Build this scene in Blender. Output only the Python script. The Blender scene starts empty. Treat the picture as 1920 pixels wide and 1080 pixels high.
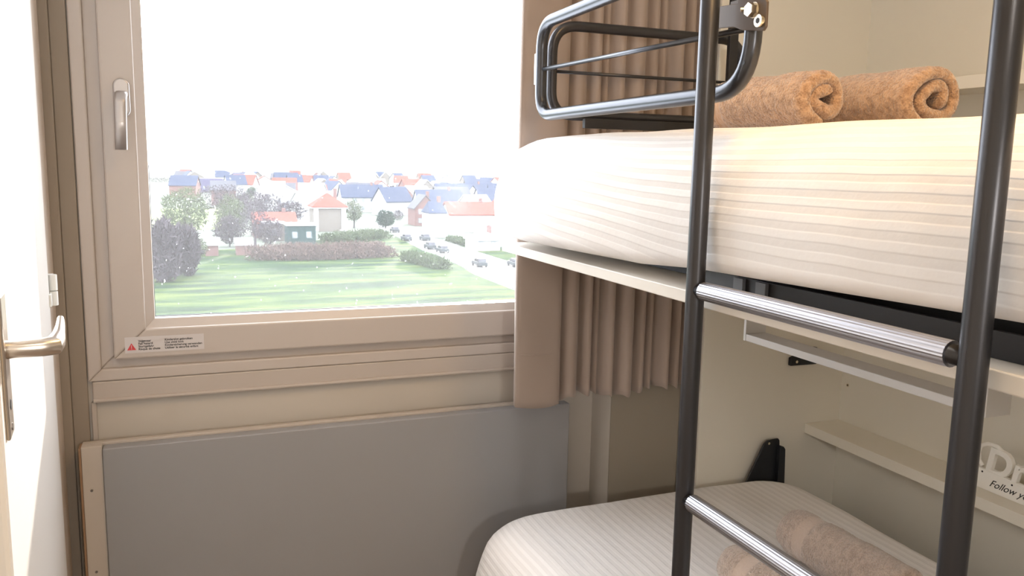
import bpy, bmesh, math, random
from mathutils import Vector, Matrix, noise
PI = math.pi
C = bpy.context.scene.collection
scn = bpy.context.scene

# ------------------------------------------------------------------ camera
F_PX, YAW, PIT, ROLL = 1544.748, 0.38070312, -0.14731811, 0.01898386
fwd = Vector((math.sin(YAW)*math.cos(PIT), math.cos(YAW)*math.cos(PIT), math.sin(PIT)))
r0 = fwd.cross(Vector((0, 0, 1))).normalized()
u0 = r0.cross(fwd)
rr = math.cos(ROLL)*r0 + math.sin(ROLL)*u0
uu = -math.sin(ROLL)*r0 + math.cos(ROLL)*u0
cam_d = bpy.data.cameras.new('camera')
cam = bpy.data.objects.new('camera', cam_d)
C.objects.link(cam)
cam_d.sensor_width = 36.0
cam_d.lens = F_PX*36.0/1920.0
cam_d.clip_start = 0.02
cam_d.clip_end = 4000
M = Matrix((rr, uu, -fwd)).transposed().to_4x4()
M.translation = Vector((0, 0, 1.27))
cam.matrix_world = M
scn.camera = cam

# ------------------------------------------------------------------ world, sun, lamps, exposure
scn.view_settings.view_transform = 'Standard'
scn.view_settings.look = 'None'
scn.view_settings.gamma = 1.0
scn.view_settings.use_curve_mapping = False
scn.view_settings.exposure = 0.12
w = bpy.data.worlds.new('sky')
scn.world = w
w.use_nodes = True
bg = w.node_tree.nodes['Background']
bg.inputs[0].default_value = (0.87, 0.925, 1.0, 1)
bg.inputs[1].default_value = 8.0
sd = bpy.data.lights.new('sun', 'SUN')
sd.energy = 8.0
sd.angle = math.radians(1.5)
sd.color = (1.0, 0.93, 0.84)
sun = bpy.data.objects.new('sun', sd)
C.objects.link(sun)
SUN_DIR = Vector((-0.36, -1.0, -0.17)).normalized()      # the way its rays travel
sun.rotation_euler = SUN_DIR.to_track_quat('-Z', 'Y').to_euler()
LAMP_W = 9.0
WALL_FILL_W = 13.0
FILL_W = 7.0

try:
    scn.cycles.max_bounces = 12
    scn.cycles.diffuse_bounces = 8
    scn.cycles.transparent_max_bounces = 16
    scn.cycles.sample_clamp_indirect = 8.0
    scn.cycles.use_denoising = True
except Exception:
    pass

# ------------------------------------------------------------------ materials
def mat(name, col, rough=0.5, metal=0.0, bump=None, var=None, sheen=0.0, spec=None):
    """bump = (scale, strength, distance); var = (scale, amount)"""
    m = bpy.data.materials.new(name)
    m.use_nodes = True
    nt = m.node_tree
    b = nt.nodes['Principled BSDF']
    b.inputs['Base Color'].default_value = (*col, 1)
    b.inputs['Roughness'].default_value = rough
    b.inputs['Metallic'].default_value = metal
    if sheen:
        b.inputs['Sheen Weight'].default_value = sheen
    if spec is not None:
        b.inputs['Specular IOR Level'].default_value = spec
    tc = nt.nodes.new('ShaderNodeTexCoord')
    if var:
        n = nt.nodes.new('ShaderNodeTexNoise')
        n.inputs['Scale'].default_value = var[0]
        n.inputs['Detail'].default_value = 4
        nt.links.new(tc.outputs['Object'], n.inputs['Vector'])
        r = nt.nodes.new('ShaderNodeMapRange')
        r.inputs['To Min'].default_value = 1-var[1]
        r.inputs['To Max'].default_value = 1+var[1]
        nt.links.new(n.outputs['Fac'], r.inputs['Value'])
        mx = nt.nodes.new('ShaderNodeVectorMath')
        mx.operation = 'SCALE'
        mx.inputs[0].default_value = col
        nt.links.new(r.outputs[0], mx.inputs['Scale'])
        nt.links.new(mx.outputs[0], b.inputs['Base Color'])
    if bump:
        n2 = nt.nodes.new('ShaderNodeTexNoise')
        n2.inputs['Scale'].default_value = bump[0]
        n2.inputs['Detail'].default_value = 5
        nt.links.new(tc.outputs['Object'], n2.inputs['Vector'])
        bp = nt.nodes.new('ShaderNodeBump')
        bp.inputs['Strength'].default_value = bump[1]
        bp.inputs['Distance'].default_value = bump[2]
        nt.links.new(n2.outputs['Fac'], bp.inputs['Height'])
        nt.links.new(bp.outputs[0], b.inputs['Normal'])
    return m

def ramp(nt, stops, src, interp='LINEAR'):
    r = nt.nodes.new('ShaderNodeValToRGB')
    r.color_ramp.interpolation = interp
    el = r.color_ramp.elements
    while len(el) < len(stops):
        el.new(0.5)
    for e, (p, c) in zip(el, stops):
        e.position = p
        e.color = (*c, 1)
    nt.links.new(src, r.inputs[0])
    return r

def sheet_mat():
    m = mat('white_striped_sheet', (0.80, 0.79, 0.78), 0.75, sheen=0.2)
    nt = m.node_tree
    b = nt.nodes['Principled BSDF']
    tc = nt.nodes.new('ShaderNodeTexCoord')
    sp = nt.nodes.new('ShaderNodeSeparateXYZ')
    nt.links.new(tc.outputs['Object'], sp.inputs[0])
    ad = nt.nodes.new('ShaderNodeMath'); ad.operation = 'ADD'
    nt.links.new(sp.outputs['X'], ad.inputs[0]); nt.links.new(sp.outputs['Z'], ad.inputs[1])
    nz = nt.nodes.new('ShaderNodeTexNoise'); nz.inputs['Scale'].default_value = 3
    nt.links.new(tc.outputs['Object'], nz.inputs['Vector'])
    ad2 = nt.nodes.new('ShaderNodeMath'); ad2.operation = 'MULTIPLY_ADD'
    ad2.inputs[1].default_value = 0.02
    nt.links.new(nz.outputs['Fac'], ad2.inputs[0]); nt.links.new(ad.outputs[0], ad2.inputs[2])
    mu = nt.nodes.new('ShaderNodeMath'); mu.operation = 'MULTIPLY'; mu.inputs[1].default_value = 2*PI/0.021
    nt.links.new(ad2.outputs[0], mu.inputs[0])
    sn = nt.nodes.new('ShaderNodeMath'); sn.operation = 'SINE'
    nt.links.new(mu.outputs[0], sn.inputs[0])
    mr = nt.nodes.new('ShaderNodeMapRange')
    mr.inputs['From Min'].default_value = -0.35; mr.inputs['From Max'].default_value = 0.35
    mr.interpolation_type = 'SMOOTHSTEP'
    nt.links.new(sn.outputs[0], mr.inputs['Value'])
    c = ramp(nt, [(0, (0.765, 0.745, 0.735)), (1, (0.825, 0.805, 0.795))], mr.outputs[0])
    nt.links.new(c.outputs[0], b.inputs['Base Color'])
    r2 = nt.nodes.new('ShaderNodeMapRange')
    r2.inputs['To Min'].default_value = 0.85; r2.inputs['To Max'].default_value = 0.6
    nt.links.new(mr.outputs[0], r2.inputs['Value']); nt.links.new(r2.outputs[0], b.inputs['Roughness'])
    n2 = nt.nodes.new('ShaderNodeTexNoise'); n2.inputs['Scale'].default_value = 9; n2.inputs['Detail'].default_value = 6
    nt.links.new(tc.outputs['Object'], n2.inputs['Vector'])
    mm = nt.nodes.new('ShaderNodeMath'); mm.operation = 'MULTIPLY_ADD'; mm.inputs[1].default_value = 0.12
    nt.links.new(mr.outputs[0], mm.inputs[0]); nt.links.new(n2.outputs['Fac'], mm.inputs[2])
    bp = nt.nodes.new('ShaderNodeBump'); bp.inputs['Strength'].default_value = 0.35; bp.inputs['Distance'].default_value = 0.012
    nt.links.new(mm.outputs[0], bp.inputs['Height']); nt.links.new(bp.outputs[0], b.inputs['Normal'])
    return m

def terry_mat(name, col, dark, band_y=None):
    m = mat(name, col, 0.95, sheen=0.6)
    nt = m.node_tree
    b = nt.nodes['Principled BSDF']
    tc = nt.nodes.new('ShaderNodeTexCoord')
    n = nt.nodes.new('ShaderNodeTexNoise'); n.inputs['Scale'].default_value = 330; n.inputs['Detail'].default_value = 3
    nt.links.new(tc.outputs['Object'], n.inputs['Vector'])
    v = nt.nodes.new('ShaderNodeTexNoise'); v.inputs['Scale'].default_value = 90; v.inputs['Detail'].default_value = 3
    nt.links.new(tc.outputs['Object'], v.inputs['Vector'])
    mx = nt.nodes.new('ShaderNodeMath'); mx.operation = 'ADD'
    nt.links.new(n.outputs['Fac'], mx.inputs[0]); nt.links.new(v.outputs['Fac'], mx.inputs[1])
    mh = nt.nodes.new('ShaderNodeMath'); mh.operation = 'MULTIPLY'; mh.inputs[1].default_value = 0.5
    nt.links.new(mx.outputs[0], mh.inputs[0])
    h = mh.outputs[0]
    if band_y:
        sp = nt.nodes.new('ShaderNodeSeparateXYZ'); nt.links.new(tc.outputs['Object'], sp.inputs[0])
        sb = nt.nodes.new('ShaderNodeMath'); sb.operation = 'SUBTRACT'; sb.inputs[1].default_value = (band_y[0]+band_y[1])/2
        nt.links.new(sp.outputs['Y'], sb.inputs[0])
        ab = nt.nodes.new('ShaderNodeMath'); ab.operation = 'ABSOLUTE'; nt.links.new(sb.outputs[0], ab.inputs[0])
        lt = nt.nodes.new('ShaderNodeMath'); lt.operation = 'LESS_THAN'; lt.inputs[1].default_value = (band_y[1]-band_y[0])/2
        nt.links.new(ab.outputs[0], lt.inputs[0])
        mi = nt.nodes.new('ShaderNodeMix'); mi.data_type = 'FLOAT'; mi.inputs[3].default_value = 0.56
        nt.links.new(lt.outputs[0], mi.inputs[0]); nt.links.new(h, mi.inputs[2])
        h = mi.outputs[0]
    c = ramp(nt, [(0.38, dark), (0.6, col)], h)
    nt.links.new(c.outputs[0], b.inputs['Base Color'])
    bp = nt.nodes.new('ShaderNodeBump'); bp.inputs['Strength'].default_value = 1.0; bp.inputs['Distance'].default_value = 0.006
    nt.links.new(h, bp.inputs['Height']); nt.links.new(bp.outputs[0], b.inputs['Normal'])
    return m

def glass_mat():
    m = bpy.data.materials.new('haze_veil_dusty_glass')
    m.use_nodes = True
    nt = m.node_tree
    nt.nodes.clear()
    out = nt.nodes.new('ShaderNodeOutputMaterial')
    tr = nt.nodes.new('ShaderNodeBsdfTransparent'); tr.inputs[0].default_value = (0.98, 0.98, 0.98, 1)
    tl = nt.nodes.new('ShaderNodeBsdfTranslucent'); tl.inputs[0].default_value = (0.95, 0.97, 1, 1)
    gl = nt.nodes.new('ShaderNodeBsdfGlossy'); gl.inputs['Roughness'].default_value = 0.02
    m1 = nt.nodes.new('ShaderNodeMixShader'); m2 = nt.nodes.new('ShaderNodeMixShader')
    tc = nt.nodes.new('ShaderNodeTexCoord')
    n = nt.nodes.new('ShaderNodeTexNoise'); n.inputs['Scale'].default_value = 3.0; n.inputs['Detail'].default_value = 6
    nt.links.new(tc.outputs['Object'], n.inputs['Vector'])
    mr = nt.nodes.new('ShaderNodeMapRange')
    mr.inputs['To Min'].default_value = 0.012; mr.inputs['To Max'].default_value = 0.030  # milky veil in the glass stands in for outdoor haze and glare
    nt.links.new(n.outputs['Fac'], mr.inputs['Value'])
    n3 = nt.nodes.new('ShaderNodeTexNoise'); n3.inputs['Scale'].default_value = 110.0; n3.inputs['Detail'].default_value = 2
    nt.links.new(tc.outputs['Object'], n3.inputs['Vector'])
    m3 = nt.nodes.new('ShaderNodeMapRange')
    m3.inputs['From Min'].default_value = 0.73; m3.inputs['From Max'].default_value = 0.77; m3.inputs['To Max'].default_value = 0.35
    nt.links.new(n3.outputs['Fac'], m3.inputs['Value'])
    a3 = nt.nodes.new('ShaderNodeMath'); a3.operation = 'ADD'
    nt.links.new(mr.outputs[0], a3.inputs[0]); nt.links.new(m3.outputs[0], a3.inputs[1])
    nt.links.new(a3.outputs[0], m1.inputs[0])
    nt.links.new(tr.outputs[0], m1.inputs[1]); nt.links.new(tl.outputs[0], m1.inputs[2])
    m2.inputs[0].default_value = 0.03
    nt.links.new(m1.outputs[0], m2.inputs[1]); nt.links.new(gl.outputs[0], m2.inputs[2])
    nt.links.new(m2.outputs[0], out.inputs[0])
    return m

def grass_mat():
    m = mat('field_grass', (0.1, 0.2, 0.06), 1.0, spec=0.1)
    nt = m.node_tree
    b = nt.nodes['Principled BSDF']
    tc = nt.nodes.new('ShaderNodeTexCoord')
    mp = nt.nodes.new('ShaderNodeMapping'); mp.inputs['Scale'].default_value = (0.06, 0.32, 1)
    nt.links.new(tc.outputs['Object'], mp.inputs[0])
    n = nt.nodes.new('ShaderNodeTexNoise'); n.inputs['Scale'].default_value = 1.0; n.inputs['Detail'].default_value = 8; n.inputs['Roughness'].default_value = 0.65
    nt.links.new(mp.outputs[0], n.inputs['Vector'])
    c = ramp(nt, [(0.40, (0.007, 0.022, 0.009)), (0.5, (0.020, 0.044, 0.012)), (0.60, (0.052, 0.072, 0.017))], n.outputs['Fac'])
    nt.links.new(c.outputs[0], b.inputs['Base Color'])
    return m

MT = dict(
    wall=mat('wall_paint', (0.50, 0.46, 0.41), 0.85, bump=(60, 0.05, 0.002)),
    trim=mat('beige_trim_paint', (0.44, 0.39, 0.35), 0.6, bump=(40, 0.04, 0.001)),
    taupe=mat('taupe_column_front', (0.26, 0.225, 0.18), 0.6),
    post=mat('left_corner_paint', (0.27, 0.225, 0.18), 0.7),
    upvc=mat('window_frame_plastic', (0.47, 0.42, 0.385), 0.38, bump=(30, 0.03, 0.001)),
    gasket=mat('black_gasket', (0.03, 0.03, 0.035), 0.6),
    glass=glass_mat(),
    door=mat('white_door_paint', (0.80, 0.78, 0.75), 0.35, bump=(25, 0.03, 0.001)),
    doorframe=mat('door_frame_paint', (0.62, 0.54, 0.47), 0.5),
    steel=mat('brushed_steel', (0.66, 0.60, 0.54), 0.28, 1.0, bump=(120, 0.05, 0.0005)),
    whandle=mat('grey_metal_handle', (0.42, 0.39, 0.38), 0.32, 0.6),
    floor=mat('floor_laminate', (0.26, 0.20, 0.155), 0.5, var=(4, 0.15)),
    ceil=mat('ceiling_paint', (0.8, 0.78, 0.74), 0.9),
    grey=mat('grey_panel_paint', (0.275, 0.275, 0.285), 0.5, bump=(200, 0.04, 0.0006)),
    board=mat('beige_board', (0.47, 0.42, 0.37), 0.5),
    rawedge=mat('raw_board_edge', (0.28, 0.17, 0.10), 0.8),
    screw=mat('screw_metal', (0.22, 0.2, 0.19), 0.4, 0.8),
    cab=mat('cream_laminate', (0.72, 0.69, 0.615), 0.42, bump=(90, 0.03, 0.0005)),
    shelfm=mat('cream_shelf_laminate', (0.77, 0.735, 0.65), 0.42),
    platform=mat('platform_laminate', (0.74, 0.70, 0.64), 0.45),
    sheet=sheet_mat(),
    dark=mat('anthracite_metal', (0.060, 0.060, 0.066), 0.33, 0.75, bump=(900, 0.12, 0.0004)),
    guard=mat('graphite_guard_metal', (0.075, 0.078, 0.088), 0.30, 0.8, bump=(900, 0.1, 0.0004)),
    alu=mat('aluminium_sleeve', (0.46, 0.46, 0.50), 0.36, 1.0),
    black=mat('black_metal', (0.012, 0.012, 0.014), 0.5),
    blackpl=mat('black_plastic', (0.010, 0.012, 0.016), 0.42),
    brown=mat('brown_bracket_metal', (0.10, 0.072, 0.055), 0.5, 0.2),
    nickel=mat('nickel_bolt', (0.75, 0.68, 0.55), 0.22, 1.0),
    whitepl=mat('white_plastic', (0.75, 0.77, 0.76), 0.4),
    grip=mat('light_grey_metal', (0.62, 0.62, 0.62), 0.35, 0.2),
    slat=mat('grey_slat', (0.12, 0.125, 0.14), 0.5),
    curtain=mat('taupe_curtain_fabric', (0.35, 0.28, 0.24), 0.9, bump=(700, 0.08, 0.0004), var=(2, 0.03), sheen=0.2),
    towel=terry_mat('lamp_tinted_terry_cloth', (0.54, 0.345, 0.215), (0.26, 0.145, 0.08), (0.205, 0.228)),  # same towels as the lower pair, lamp warmth put into the colour
    towel2=terry_mat('taupe_terry_cloth', (0.56, 0.44, 0.36), (0.38, 0.29, 0.23), (0.224, 0.253)),
    signm=mat('white_painted_wood', (0.88, 0.87, 0.83), 0.5),
    ink=mat('black_ink', (0.02, 0.02, 0.025), 0.7),
    paper=mat('clear_white_sticker', (0.56, 0.53, 0.53), 0.35),
    red=mat('warning_red', (0.55, 0.04, 0.05), 0.5),
    lampw=mat('lamp_housing_white', (0.8, 0.8, 0.78), 0.4),
    grass=grass_mat(),
    ground=mat('town_ground', (0.112, 0.125, 0.099), 1.0, var=(0.02, 0.5), spec=0.1),
    road=mat('pale_asphalt', (0.224, 0.224, 0.218), 0.9, spec=0.2),
    pale=mat('pale_field', (0.132, 0.158, 0.066), 1.0, spec=0.1),
    twig=mat('bare_twigs', (0.066, 0.056, 0.063), 1.0, spec=0.05),
    twigg=mat('green_grey_twigs', (0.079, 0.096, 0.053), 1.0, spec=0.05),
    hedge=mat('brown_hedge_leaves', (0.099, 0.069, 0.059), 1.0, spec=0.05),
    hedge2=mat('olive_hedge_leaves', (0.059, 0.079, 0.040), 1.0, spec=0.05),
    leafd=mat('dark_green_leaves', (0.017, 0.040, 0.026), 1.0, spec=0.05),
    wwall=mat('white_render', (0.363, 0.363, 0.356), 0.9, spec=0.1),
    bwall=mat('beige_render', (0.152, 0.135, 0.119), 0.9, spec=0.1),
    kwall=mat('brick_wall', (0.145, 0.086, 0.079), 0.9, spec=0.1),
    rroof=mat('red_tile_roof', (0.170, 0.052, 0.040), 0.9, spec=0.1),
    broof=mat('blue_slate_roof', (0.034, 0.043, 0.072), 0.85, spec=0.2),
    groof=mat('grey_slate_roof', (0.066, 0.066, 0.076), 0.85, spec=0.2),
    wroof=mat('white_metal_roof', (0.396, 0.396, 0.396), 0.7, spec=0.2),
    win=mat('house_window', (0.198, 0.218, 0.238), 0.4),
    tealw=mat('teal_green_wall', (0.023, 0.050, 0.050), 0.9, spec=0.1),
    purple=mat('lilac_grey_wall', (0.086, 0.079, 0.132), 0.9, spec=0.1),
    car=mat('dark_car_paint', (0.026, 0.033, 0.036), 0.5),
    carglass=mat('car_window', (0.02, 0.02, 0.03), 0.3),
)

# ------------------------------------------------------------------ helpers
def obj(name, bm, m, parent=None, smooth=False, bevel=0.0, mods=None):
    me = bpy.data.meshes.new(name)
    bmesh.ops.recalc_face_normals(bm, faces=bm.faces)
    bm.to_mesh(me)
    bm.free()
    if isinstance(m, (list, tuple)):
        for k in m:
            me.materials.append(MT[k])
    else:
        me.materials.append(MT[m])
    if smooth:
        for p in me.polygons:
            p.use_smooth = True
    o = bpy.data.objects.new(name, me)
    C.objects.link(o)
    if parent:
        o.parent = parent
    if bevel:
        b = o.modifiers.new('bevel', 'BEVEL')
        b.width = bevel
        b.segments = 2
        b.limit_method = 'ANGLE'
    return o

def thing(name, loc=(0, 0, 0), rz=0.0, label=None, cat=None, group=None, kind=None):
    o = bpy.data.objects.new(name, None)
    C.objects.link(o)
    o.empty_display_size = 0.05
    o.location = loc
    o.rotation_euler = (0, 0, rz)
    return tag(o, label, cat, group, kind)

def tag(o, label=None, cat=None, group=None, kind=None):
    if label: o['label'] = label
    if cat: o['category'] = cat
    if group: o['group'] = group
    if kind: o['kind'] = kind
    return o

def box(bm, x0, x1, y0, y1, z0, z1, mi=0):
    v = [bm.verts.new(p) for p in ((x0, y0, z0), (x1, y0, z0), (x1, y1, z0), (x0, y1, z0), (x0, y0, z1), (x1, y0, z1), (x1, y1, z1), (x0, y1, z1))]
    for f in ((0, 3, 2, 1), (4, 5, 6, 7), (0, 1, 5, 4), (1, 2, 6, 5), (2, 3, 7, 6), (3, 0, 4, 7)):
        bm.faces.new([v[i] for i in f]).material_index = mi
    return v

def BX(*boxes):
    bm = bmesh.new()
    for b in boxes:
        box(bm, *b)
    return bm

def fillet(pts, rad, seg=8):
    """round the inner corners of an open polyline"""
    pts = [Vector(p) for p in pts]
    out = [pts[0]]
    for i in range(1, len(pts)-1):
        a, b, c = pts[i-1], pts[i], pts[i+1]
        r = rad[i] if isinstance(rad, (list, tuple)) else rad
        d1, d2 = (a-b).normalized(), (c-b).normalized()
        ang = d1.angle(d2)
        t = min(r/math.tan(ang/2), (a-b).length*0.49, (c-b).length*0.49)
        p1, p2 = b+d1*t, b+d2*t
        for k in range(seg+1):
            s = k/seg
            out.append(p1*(1-s)**2 + b*2*s*(1-s) + p2*s*s)
    out.append(pts[-1])
    return out

def tube(bm, pts, r, n=16, closed=False, caps=True, ribs=0):
    pts = [Vector(p) for p in pts]
    N = len(pts)
    tan = []
    for i in range(N):
        if closed:
            t = pts[(i+1) % N]-pts[i-1]
        else:
            t = pts[min(i+1, N-1)]-pts[max(i-1, 0)]
        tan.append(t.normalized())
    up = Vector((0, 0, 1)) if abs(tan[0].z) < 0.9 else Vector((1, 0, 0))
    nrm = (up-tan[0]*up.dot(tan[0])).normalized()
    rings = []
    for i in range(N):
        nrm = (nrm-tan[i]*nrm.dot(tan[i])).normalized()
        bn = tan[i].cross(nrm)
        ring = []
        ri = r[i] if isinstance(r, (list, tuple)) else r
        for k in range(n):
            a = 2*PI*k/n
            q = ri*(1+(0.014*(1 if (k % 2) else -1) if ribs else 0))
            ring.append(bm.verts.new(pts[i]+(nrm*math.cos(a)+bn*math.sin(a))*q))
        rings.append(ring)
    m = N if closed else N-1
    for i in range(m):
        A, B = rings[i], rings[(i+1) % N]
        for k in range(n):
            bm.faces.new((A[k], A[(k+1) % n], B[(k+1) % n], B[k]))
    if caps and not closed:
        bm.faces.new(rings[0]); bm.faces.new(rings[-1])
    return bm

def TB(pts, r, n=16, **k):
    return tube(bmesh.new(), pts, r, n, **k)

def prism(bm, poly, h0, h1, axis='z', mi=0):
    """extrude a 2d polygon; axis z: (x,y), x: (y,z), y: (x,z)"""
    def P(a, b, h):
        return {'z': (a, b, h), 'x': (h, a, b), 'y': (a, h, b)}[axis]
    A = [bm.verts.new(P(a, b, h0)) for a, b in poly]
    B = [bm.verts.new(P(a, b, h1)) for a, b in poly]
    bm.faces.new(A).material_index = mi
    bm.faces.new(B[::-1]).material_index = mi
    n = len(poly)
    for i in range(n):
        bm.faces.new((A[i], A[(i+1) % n], B[(i+1) % n], B[i])).material_index = mi
    return bm

def cyl(bm, c, axis, r, h, n=20):
    c = Vector(c); axis = Vector(axis).normalized()
    return tube(bm, [c, c+axis*h], r, n)

def text_mesh(name, body, size, m, parent, mtx, shear=0.0, depth=0.0004, spacing=1.0, offset=0.0):
    cu = bpy.data.curves.new(name, 'FONT')
    cu.body = body
    cu.size = size
    cu.shear = shear
    cu.extrude = depth
    cu.space_line = spacing
    cu.offset = offset
    cu.resolution_u = 4
    tmp = bpy.data.objects.new('tmp', cu)
    C.objects.link(tmp)
    bpy.context.view_layer.update()
    me = bpy.data.meshes.new_from_object(tmp.evaluated_get(bpy.context.evaluated_depsgraph_get()))
    bpy.data.objects.remove(tmp)
    bpy.data.curves.remove(cu)
    me.materials.clear()
    me.materials.append(MT[m])
    me.transform(mtx)
    o = bpy.data.objects.new(name, me)
    C.objects.link(o)
    o.parent = parent
    return o

# text lying in a wall: local x -> X, local y -> Z, faces -Y
def face_minus_y(x, y, z):
    return Matrix.Translation((x, y, z)) @ Matrix.Rotation(PI/2, 4, 'X')
# text on a plane facing -X, reading towards -Y
def face_minus_x(x, y, z):
    return Matrix.Translation((x, y, z)) @ Matrix.Rotation(-PI/2, 4, 'Z') @ Matrix.Rotation(PI/2, 4, 'X')

# ================================================================== ROOM SHELL
ZC = 2.35
def struct(name, bm, m, **k):
    return tag(obj(name, bm, m, **k), kind='structure')
struct('floor', BX((-0.42, 1.85, -1.45, 2.10, -0.1, 0.0)), 'floor')
struct('ceiling', BX((-0.42, 1.85, -1.45, 2.10, ZC, ZC+0.1)), 'ceil')
struct('wall_back', BX((-0.42, 1.85, -1.55, -1.45, 0, ZC)), 'wall')
struct('wall_right', BX((1.74, 1.85, -1.45, 2.10, 0, ZC)), 'wall')
# left wall with the door opening (Y 0.9 .. 1.885)
struct('wall_left', BX((-0.42, -0.26, -1.45, 0.85, 0, ZC), (-0.42, -0.26, 0.85, 2.10, 2.12, ZC), (-0.42, -0.33, 0.85, 1.9, 0, 2.12)), 'wall')
# window wall (front), thick, opening X -0.185 .. 0.925, Z 0.815 .. 2.16
WX0, WX1, WZ0, WZ1 = -0.185, 0.925, 0.815, 2.16
struct('wall_front', BX((-0.42, WX0, 1.905, 2.10, 0, ZC), (WX1, 1.85, 1.905, 2.10, 0, ZC), (WX0, WX1, 1.905, 2.10, 0, WZ0), (WX0, WX1, 1.905, 2.10, WZ1, ZC)), 'wall')
struct('wall_column', BX((1.000, 1.205, 1.804, 1.905, 0, ZC)), 'wall')
struct('column_face', BX((1.0005, 1.205, 1.8005, 1.8035, 0, ZC)), 'taupe')  # thin sheet over the column's front face, darker than the wall colour
# left corner post between door frame and window
struct('trim_1', BX((-0.262, -0.232, 1.888, 1.905, 0, ZC), (-0.232, -0.201, 1.896, 1.905, 0, ZC)), 'post', bevel=0.002)

# ------------------------------------------------------------------ window
win = thing('window_1', (0, 0, 0), kind='structure')
def ring_frame(x0, x1, z0, z1, wd, y0, y1, wt=None):
    wt = wt or wd
    bm = bmesh.new()
    # mitred ring
    o = [(x0, z0), (x1, z0), (x1, z1), (x0, z1)]
    i = [(x0+wd, z0+wd), (x1-wd, z0+wd), (x1-wd, z1-wt), (x0+wd, z1-wt)]
    for k in range(4):
        l = (k+1) % 4
        vs = []
        for y in (y0, y1):
            vs.append([bm.verts.new((p[0], y, p[1])) for p in (o[k], o[l], i[l], i[k])])
        A, B = vs
        bm.faces.new(A); bm.faces.new(B[::-1])
        for a in range(4):
            b = (a+1) % 4
            bm.faces.new((A[a], A[b], B[b], B[a]))
    return bm
obj('window_frame', ring_frame(-0.199, 0.94, 0.802, 2.175, 0.026, 1.893, 1.99), 'upvc', win, bevel=0.003)
obj('window_frame', ring_frame(-0.175, 0.916, 0.826, 2.151, 0.030, 1.905, 2.0), 'upvc', win, bevel=0.003)
sash = obj('sash', ring_frame(-0.147, 0.888, 0.8485, 2.123, 0.064, 1.886, 1.965), 'upvc', win, bevel=0.004)
def bead_bm(x0, x1, z0, z1, wd):
    bm = bmesh.new()
    o = [(x0, z0), (x1, z0), (x1, z1), (x0, z1)]
    i = [(x0+wd, z0+wd), (x1-wd, z0+wd), (x1-wd, z1-wd), (x0+wd, z1-wd)]
    for k in range(4):
        l = (k+1) % 4
        a = [bm.verts.new((p[0], 1.8895, p[1])) for p in (o[k], o[l])]
        b = [bm.verts.new((i[l][0], 1.902, i[l][1])), bm.verts.new((i[k][0], 1.902, i[k][1]))]
        c = [bm.verts.new((i[l][0], 1.930, i[l][1])), bm.verts.new((i[k][0], 1.930, i[k][1]))]
        d = [bm.verts.new((p[0], 1.930, p[1])) for p in (o[l], o[k])]
        bm.faces.new((a[0], a[1], b[0], b[1]))
        bm.faces.new((b[1], b[0], c[0], c[1]))
        bm.faces.new((c[1], c[0], d[0], d[1]))
        bm.faces.new((d[1], d[0], a[1], a[0]))
    return bm
obj('glazing_bead', bead_bm(-0.0865, 0.8275, 0.909, 2.0625, 0.0215), 'upvc', sash)
obj('gasket', ring_frame(-0.067, 0.808, 0.9285, 2.043, 0.003, 1.926, 1.931), 'gasket', sash)
obj('pane', BX((-0.075, 0.816, 1.932, 1.938, 0.921, 2.05)), 'glass', sash)
# turn handle
hb = bmesh.new()
n = 24
poly = []
for k in range(n):
    a = 2*PI*k/n
    poly.append((-0.107+0.0155*math.cos(a), 1.672-0.28+(0.022 if math.sin(a) > 0 else -0.024)*1.0+0.0155*math.sin(a)))
prism(hb, poly, 1.872, 1.887, 'y')
wh = obj('window_handle', hb, 'whandle', win, smooth=False, bevel=0.003)
lv = bmesh.new()
path = [(-0.106, 1.876, 1.398), (-0.106, 1.846, 1.397), (-0.1075, 1.836, 1.382), (-0.1085, 1.834, 1.34), (-0.1095, 1.835, 1.287)]
path = fillet(path, 0.012, 5)
rings = []
for i, p in enumerate(path):
    t = (path[min(i+1, len(path)-1)]-path[max(i-1, 0)]).normalized()
    side = Vector((1, 0, 0)); nn = t.cross(side).normalized()
    wv, hv = 0.0115, 0.0065
    rings.append([lv.verts.new(p+side*wv*math.copysign(abs(math.cos(a))**0.6, math.cos(a))+nn*hv*math.copysign(abs(math.sin(a))**0.7, math.sin(a))) for a in [2*PI*k/16 for k in range(16)]])
for A, B in zip(rings, rings[1:]):
    for k in range(16):
        lv.faces.new((A[k], A[(k+1) % 16], B[(k+1) % 16], B[k]))
lv.faces.new(rings[0]); lv.faces.new(rings[-1])
obj('lever', lv, 'whandle', wh, smooth=True)

# mouldings under the window and recessed panel
struct('trim_2', BX((-0.192, 0.955, 1.894, 1.908, 0.757, 0.8015), (-0.192, 0.955, 1.888, 1.908, 0.757, 0.765)), 'trim', bevel=0.003)
struct('trim_3', BX((-0.196, -0.186, 1.894, 1.908, 0.0, 0.757)), 'trim', bevel=0.002)

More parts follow.
